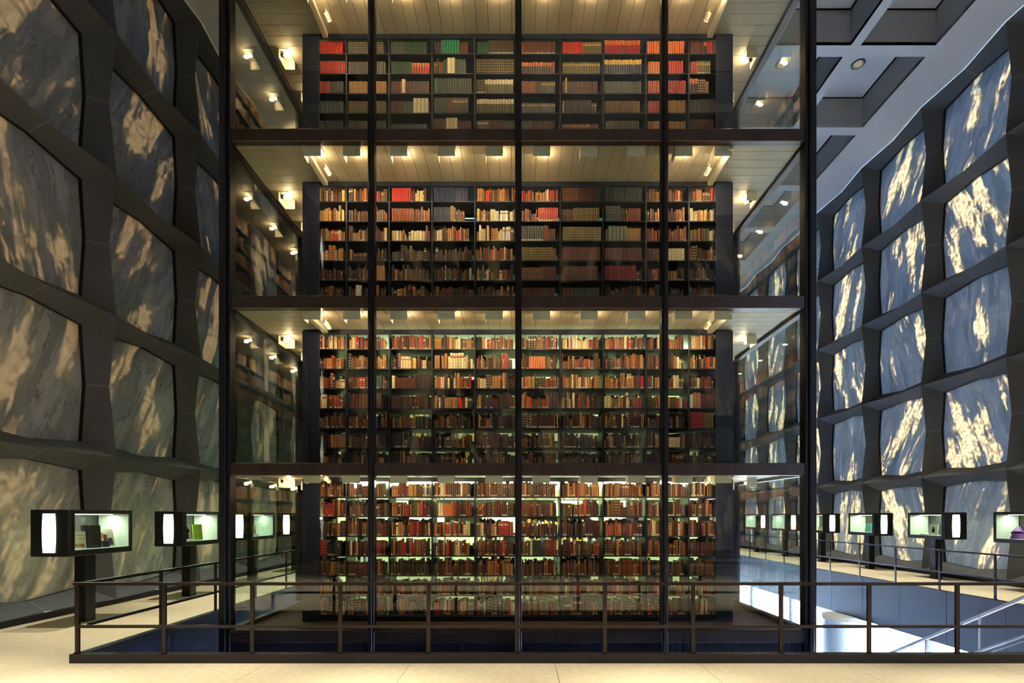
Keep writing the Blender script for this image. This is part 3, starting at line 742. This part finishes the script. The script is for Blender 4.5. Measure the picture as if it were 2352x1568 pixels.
rest = Books(); cand = []
def compartment(l, r, b):
    fz = F0+l*LVH; k = 6-r; z = fz+BZ[k]
    xa = X0+b*BW+.016; xb = X0+(b+1)*BW-.016
    if b == 0: xa = X0+CP-.03
    if b == 9: xb = X0+10*BW-CP+.03
    full = xb-xa; x = xa+R.uniform(0, .02); n = 0
    spec = PLAN[l][r][b]
    if ',' not in spec: segs = [(R.uniform(.9, .99), 'mix', spec)]
    else:
        segs = []
        for tok in spec.split():
            a = tok.split(',')
            if a[1].startswith('mix'):
                segs.append((float(a[0]), 'mix', {'mixlight': 'light', 'mixred': 'redm', 'mixlow': 'low', 'mixdark': 'dark', 'mixmix': 'mix'}[a[1]]))
            else: segs.append((float(a[0]), 'set', sets(tok)[0]))
    clear = .275 if k < 6 else .225
    for fr, kind, dat in segs:
        lim = min(x+fr*full, xb)
        avgh = R.uniform(.195, .228) if l == 0 else R.uniform(.165, .2)
        tone = None
        while True:
            if kind == 'mix':
                w = R.choice([.014, .018, .022, .026, .03, .034, .042]); h = min(clear-.01, max(.12, R.gauss(avgh, .024)))
                if R.random() < .05: h = min(clear-.008, .245)
                nm = R.choice(MIXES[dat].split()); ac = R.choice(['gold', 'tan', 'rust', 'cream', 'brown'])
                sty = STY[R.choice(['p', 'p', 'b', 'l', 'm', 'bm', 'lm', 'b', 'p'])]
                if nm in ('cream', 'white'): sty = STY[R.choice(['p', 'p', 'l', 'm'])]
                lean = R.choice([0, 0, 0, 0, 0, 0, R.uniform(-.06, .06)])
                if tone and R.random() < .3: nm, ac, sty, w, h = tone
                tone = (nm, ac, sty, w, h)
            else:
                _, nm, ac, sk, h, w = dat; w *= R.uniform(.97, 1.03); h = min(h*R.uniform(.985, 1.015), clear-.006); lean = 0
                sty = (0.0, .06, 0.0) if sk == 'w' else STY[sk]
            if x+w > lim+.004: break
            n += 1
            y = YB+.018+R.uniform(0, .03 if kind == 'mix' else .008)
            item = dict(l=l, r=r, b=b, n=n, x=x+w/2, y=y, z=z+.0005, w=w-.001, h=h, d=R.uniform(.13, .18), c1=jit(PAL[nm], .1 if kind == 'set' else .22), c2=jit(PAL[ac], .08), st=sty, nm=nm, lean=lean)
            px = 1189+item['x']*1225/y; pyb = 1185-(z+h*.5-EYE)*1225/y
            vis = all(abs(px-m) > 13+w*75 for m in (854, 1191.5, 1528)) and px > 742 and px < 1640
            vis = vis and pyb > 12 and all(not (a-12 < pyb < c+12) for a, c in ((290, 322), (675, 707), (1060, 1091))) and pyb < 1325
            cand.append((w*h if vis else 0, item)); x += w+R.choice([0, 0, .0005, .001])
            if kind == 'mix' and R.random() < .02: x += R.uniform(.01, .04)
for l in range(4):
    for r in range(7):
        for b in range(10): compartment(l, r, b)
cand.sort(key=lambda t: -t[0])
def place_fn(it, loc=True):
    s, c = math.sin(it['lean']), math.cos(it['lean'])
    off = abs(s)*it['w']/2
    if loc: return lambda a, b, z: (a*c+z*s, b, -a*s+z*c+off)
    return lambda a, b, z: (it['x']+a*c+z*s, it['y']+b, it['z']-a*s+z*c+off)
singles = sorted([it for _, it in cand[:300]], key=lambda i: (-i['l'], i['r'], i['b'], i['n']))
for it in singles:
    bb = Books(); bb.add(it['w'], it['h'], it['d'], it['c1'], it['c2'], it['st'], place_fn(it))
    o = bpy.data.objects.new('book', bb.mesh('book')); C.objects.link(o); o.location = (it['x'], it['y'], it['z'])
    sz = ('tall ' if it['h'] > .215 else 'short ' if it['h'] < .165 else '')+('thick ' if it['w'] > .048 else '')
    tag(o, f"{sz}{CN[it['nm']]} book, {ORD[min(it['n']-1, 38)]} along {ORD[it['r']]} shelf down, {ORD[it['b']]} bay, {STOREY[it['l']]}", 'book', 'large books on the '+STOREY[it['l']]+' shelves')
for _, it in cand[300:]:
    rest.add(it['w'], it['h'], it['d'], it['c1'], it['c2'], it['st'], place_fn(it, False))
# books standing back to back behind the front row, and along the tower sides
for l in range(2):
    for k in range(7):
        for b in range(10):
            x = X0+b*BW+.02; xe = X0+(b+1)*BW-.02
            if R.random() < .3: xe -= R.uniform(.1, .4)
            hm = R.choice([.25, .245, .2, .18, .17, .15] if l == 0 else [.265, .26, .26, .25, .235, .2])
            while x < xe-.03:
                w = R.choice([.02, .028, .036, .045]); h = min(.27, max(.11, R.gauss(hm, .02)))
                yb = YB+.44; z = F0+l*LVH+BZ[k]+.0005; xx = x+w/2
                c = jit(PAL[R.choice(['brown', 'black', 'plum', 'maroon', 'slate'])])
                rest.add(w, h, .16, c, c, (0, .1, 0), lambda a, bq, zz, xx=xx, yb=yb, z=z: (xx-a, yb-bq, z+zz)); x += w
gap_reflector = MB().cbox(0, BW-.02, 0, .012, .002, .282, .003).mesh('gap_reflector', M['core'])  # pale reflectors added behind the shelves so the gaps look brighter
for l in range(2):      # books across the inner aisle, lit by its tubes
    for k in range(7):
        for b in range(10):
            x = X0+b*BW+.02; xe = min(2.88, X0+(b+1)*BW-.02); x = max(x, -2.88)
            q = R.random()
            if q < .5:
                inst('gap_reflector', gap_reflector, (max(X0+b*BW+.01, -2.9), YB+1.485, F0+l*LVH+BZ[k]), BC[l]); continue
            if q < .75: xe -= R.uniform(.1, .4)
            while x < xe-.03:
                w = R.choice([.02, .03, .04, .05]); h = min(.27, max(.14, R.gauss(.21, .03))); xx = x+w/2; z = F0+l*LVH+BZ[k]+.0005
                c = jit(PAL[R.choice(['tan', 'cream', 'cream', 'gold', 'gold', 'grey', 'bluegrey', 'white', 'white', 'brown'])])
                rest.add(w, h, .16, c, c, (0, .1, 0), lambda a, bq, zz, xx=xx, z=z: (xx+a, YB+1.52+bq, z+zz)); x += w
for sx in (-1, 1):
    for l in range(4):
        for k in range(7):
            y = YB+.5
            while y < 13.2:
                if R.random() < .05: y += .1
                w = R.choice([.025, .035, .045, .055]); h = max(.14, R.gauss(.2, .02)); z = F0+l*LVH+BZ[k]+.0005; yy = y+w/2
                nm = R.choice(MIXES['mix'].split())
                rest.add(w, h, .16, jit(PAL[nm]), PAL['gold'], STY[R.choice(['p', 'b', 'l', 'm'])], lambda a, bq, zz, yy=yy, z=z, sx=sx: (sx*(3.29-bq), yy+a*sx, z+zz)); y += w
ro = bpy.data.objects.new('shelved_books', rest.mesh('shelved_books')); C.objects.link(ro)
tag(ro, 'packed rows of brown, red and cream bound books filling the tower shelves', 'books', None, 'stuff')

# ------------------------------------------------------------------ display cases
CLEN, CWID, CB, CT = 1.28, .56, 1.05, 1.735
def case(x, y0, sd, label, lit=1.0):
    """x: face towards the well, sd=-1 body extends to -X; y0 near end"""
    xf, xb = x, x+sd*CWID; lo, hi = min(xf, xb), max(xf, xb); y1 = y0+CLEN; xm_ = (xf+xb)/2; ym = (y0+y1)/2
    c = empty('display_case', (xm_, ym, 0), label=label, cat='display case', group='display cases along the '+('dim' if sd < 0 else 'glowing')+' wall')
    EB = .07     # lamp compartment at the near end
    obj('lamp_box', MB().cbox(lo, hi, y0, y0+EB, CB, CT, .01), M['case'], c)
    obj('tray', MB().cbox(lo, hi, y0+EB, y1, CB, CB+.085, .008), M['case'], c)
    obj('hood', MB().cbox(lo, hi, y0+EB, y1, CT-.06, CT, .008), M['case'], c)
    obj('end_plate', MB().cbox(lo, hi, y1-.045, y1, CB+.08, CT-.055, .006), M['case'], c)
    fr = MB()
    for xx in (xf-sd*.0, xb+sd*.0):
        a = sorted((xx, xx+(sd if xx == xf else -sd)*.03)); fr.box(a[0], a[1], y0+EB, y0+EB+.04, CB+.08, CT-.055)
    obj('frame_post', fr, M['case'], c)
    ln = MB().box(lo+.03, hi-.03, y1-.052, y1-.046, CB+.086, CT-.062).box(lo+.03, hi-.03, y0+EB+.002, y1-.05, CB+.086, CB+.09).box(lo+.03, hi-.03, y0+EB+.002, y0+EB+.008, CB+.086, CT-.062)
    obj('lining', ln, M['white'], c)
    for xx in (xf+sd*.012, xb-sd*.012):
        obj('glass_pane', MB().box(xx-.003, xx+.003, y0+EB+.04, y1-.045, CB+.086, CT-.062), M['caseglass'], c)
    # barrel shaped lit lens on the near end
    mb = MB(); pts = []; N = 10; hw_, hh_ = .098, .285
    for i in range(N+1):
        t = -1+2*i/N; pts.append((xm_+hw_*(1-.13*t*t), (CB+CT)/2+hh_*t))
    for i in range(N+1):
        t = 1-2*i/N; pts.append((xm_-hw_*(1-.13*t*t), (CB+CT)/2+hh_*t))
    mb.quad(*[(a, y0-.012, b) for a, b in pts])
    for i in range(len(pts)):
        a = pts[i]; b = pts[(i+1) % len(pts)]; mb.quad((a[0], y0-.012, a[1]), (b[0], y0-.012, b[1]), (b[0], y0, b[1]), (a[0], y0, a[1]))
    obj('lit_lens', mb, M['diff'], c)
    obj('strip_lamp', MB().cbox(xm_-.03, xm_+.03, y0+EB+.06, y1-.1, CT-.075, CT-.06, .003), M['diff'], c)
    obj('pedestal', MB().cbox(xm_-.09, xm_+.09, ym-.10, ym+.10, 0, CB, .006), M['case'], c)
    lamp('case_light', 'AREA', (xm_, (y0+EB+y1)/2, CT-.08), 8*lit, (.82, 1.0, .74), c, shape='RECTANGLE', size=.08, size_y=CLEN-EB-.2)
    return dict(xf=xf, xm=xm_, sd=sd, y0=y0+EB, y1=y1, z=CB+.0905)
def prop(name, mb, mats, loc, label, cat):
    o = obj(name, mb, mats, origin=loc); return tag(o, label, cat, 'exhibits in the cases')
def standing(cs, t, w, h, mat, label, cat='exhibit', name='exhibit_card', th=.02, face=None, fmat=None, lean=.12, cover=None):
    """an upright sheet or book leaning back inside a case; t 0..1 along the case"""
    y = cs['y0']+.05+t*(cs['y1']-cs['y0']-.16); x = cs['xf']+cs['sd']*.16; z = cs['z']; sd = cs['sd']
    n_ = Vector((-sd*.93, -.37, 0)).normalized(); u = Vector((-n_.y, n_.x, 0)) ; up = (Vector((0, 0, 1))-n_*lean).normalized()
    o_ = Vector((x, y, z))
    mb = MB()
    def slab(c, w, h0, h1, t0, t1, mi):
        P = [c+u*a*w/2+up*b+n_*d for d in (t0, t1) for (a, b) in ((-1, h0), (1, h0), (1, h1), (-1, h1))]
        i = len(mb.v); mb.v += [tuple(p) for p in P]
        for f in ((0, 1, 2, 3), (7, 6, 5, 4), (0, 4, 5, 1), (1, 5, 6, 2), (2, 6, 7, 3), (3, 7, 4, 0)): mb.f.append(tuple(i+q for q in f)); mb.mi.append(mi)
    slab(o_, w, .004, h, -th, 0, 0)
    mats = [mat]
    for (m, cx, w2, a, b) in (face or []):
        mats.append(m); slab(o_+u*cx*w, w2*w, a*h, b*h, 0, .003, len(mats)-1)
    prop(name, mb, mats, (x, y, z), label, cat)
def lying(cs, t, mat, label, w=.2, d=.16, cat='book', name='open_book', off=0.0):
    y = cs['y0']+.06+t*(cs['y1']-cs['y0']-.2); x = cs['xm']+off; z = cs['z']
    mb = MB()
    for s in (-1, 1):
        P = [(0, .01), (.25, .035), (.6, .03), (1, .012)]
        for (a, ha), (b, hb_) in zip(P, P[1:]):
            mb.quad((x-d/2, y+s*a*w/2, z+ha), (x+d/2, y+s*a*w/2, z+ha), (x+d/2, y+s*b*w/2, z+hb_), (x-d/2, y+s*b*w/2, z+hb_))
            mb.quad((x-d/2, y+s*a*w/2, z), (x-d/2, y+s*b*w/2, z), (x-d/2, y+s*b*w/2, z+hb_), (x-d/2, y+s*a*w/2, z+ha))
            mb.quad((x+d/2, y+s*a*w/2, z), (x+d/2, y+s*b*w/2, z), (x+d/2, y+s*b*w/2, z+hb_), (x+d/2, y+s*a*w/2, z+ha))
    mb.box(x-d/2-.008, x+d/2+.008, y-w/2-.008, y+w/2+.008, z, z+.006, mi=1)
    prop(name, mb, [mat, M['darkbook']], (x, y, z), label, cat)
Lc = [case(-6.5, 7.72+MOD*i, -1, ORD[i]+' black display case from the corner of the front railing, dim wall') for i in range(6)]
Rc = [case(10.75, 10.78+MOD*i, 1, ORD[i]+' black display case from the foot of the frame edge, glowing wall'.replace('the foot of the frame edge', 'the stairs')) for i in range(6)]
c = Lc[0]
standing(c, .235, .22, .27, M['paper'], 'cream printed case of drawers picture in the first dim wall display case', name='printed_card', face=[(M['tan'], -.2, .35, .12, .3), (M['tan'], .2, .35, .12, .3), (M['tan'], 0, .8, .55, .58), (M['redp'], .3, .08, .1, .25), (M['tan'], 0, .8, .75, .78)])
standing(c, .51, .24, .36, M['darkbook'], 'large black bound book standing in the first dim wall display case', 'book', 'black_book', th=.07, face=[(M['bluep'], -.42, .06, .1, .16), (M['bluep'], -.42, .06, .45, .51), (M['bluep'], -.42, .06, .8, .86)])
standing(c, .80, .22, .30, M['paper'], 'illustrated booklet with a dark figure in the first dim wall case', 'booklet', 'illustrated_booklet', lean=.3, face=[(M['ink'], -.15, .5, .0, .35), (M['redp'], -.1, .25, .35, .7), (M['bluep'], .22, .3, .1, .5), (M['tan'], -.3, .2, .5, .8)])
c = Lc[1]
standing(c, .27, .17, .34, M['paper'], 'white card with a black robed silhouette in the second dim wall case', 'card', 'silhouette_card', face=[(M['ink'], 0, .5, .04, .12), (M['ink'], 0, .32, .12, .5), (M['ink'], 0, .62, .5, .72), (M['ink'], 0, .2, .72, .9)])
standing(c, .62, .2, .33, M['greenc'], 'lime green book standing in the second dim wall display case', 'book', 'green_book', th=.03, face=[(M['yellow'], 0, .4, .45, .5)])
lying(c, .3, M['paper'], 'open pale book lying in the second dim wall display case', off=.12)
c = Lc[2]
standing(c, .3, .2, .26, M['paper'], 'small pale card standing in the third dim wall display case', 'card', 'pale_card', face=[(M['tan'], 0, .6, .3, .6)])
lying(c, .6, M['paper'], 'open book lying in the third dim wall display case')
lying(Lc[3], .5, M['paper'], 'open book lying in the fourth dim wall display case')
c = Rc[0]
prop('purple_cloth', MB().tube((c['xm'], c['y1']-.34, c['z']), (c['xm'], c['y1']-.34, c['z']+.12), .16, 12, .12).tube((c['xm']-.02, c['y1']-.32, c['z']+.12), (c['xm']+.03, c['y1']-.28, c['z']+.26), .12, 12, .03), M['purple'], (c['xm'], c['y1']-.34, c['z']), 'purple draped cloth object in the case by the frame edge', 'exhibit')
prop('small_camera', MB().cbox(c['xm']-.1, c['xm']+.08, c['y0']+.2, c['y0']+.36, c['z'], c['z']+.2, .02).tube((c['xm']-.1, c['y0']+.28, c['z']+.1), (c['xm']-.17, c['y0']+.26, c['z']+.1), .05, 14), M['darkbook'], (c['xm'], c['y0']+.28, c['z']), 'dark boxy object with a round front beside the purple cloth', 'exhibit')
c = Rc[1]
lying(c, .75, M['paper'], 'open white book lying in the second case along the glowing wall', off=-.08)
standing(c, .45, .22, .28, M['paper'], 'white card with a dark central figure in the second glowing wall case', 'card', 'figure_card', face=[(M['ink'], 0, .3, .25, .6), (M['ink'], 0, .14, .6, .8)])
prop('brass_bowl', MB().tube((c['xm']-.08, c['y0']+.12, c['z']), (c['xm']-.08, c['y0']+.12, c['z']+.06), .025, 14, .05), M['yellow'], (c['xm']-.08, c['y0']+.12, c['z']), 'small yellow cup in the second case along the glowing wall', 'cup')
lying(c, .0, M['paper'], 'white pamphlet lying near the lamp box of the second glowing wall case', off=-.14, w=.16, cat='pamphlet', name='pamphlet')
c = Rc[2]
standing(c, .12, .2, .27, M['teal'], 'teal page standing near the lamp box of the third glowing wall case', 'page', 'teal_page', lean=.25, face=[(M['paper'], .1, .5, .4, .7)])
standing(c, .42, .2, .27, M['teal'], 'plain teal page standing behind its twin in the third glowing case', 'page', 'teal_page', lean=.25)
c = Rc[3]
standing(c, .1, .18, .22, M['paper'], 'pale card standing in the fourth display case of the glowing wall', 'card', 'pale_card', face=[(M['greenc'], 0, .5, .4, .7)])
standing(c, .4, .18, .12, M['yellow'], 'yellow card standing in the fourth display case of the glowing wall', 'card', 'yellow_card')
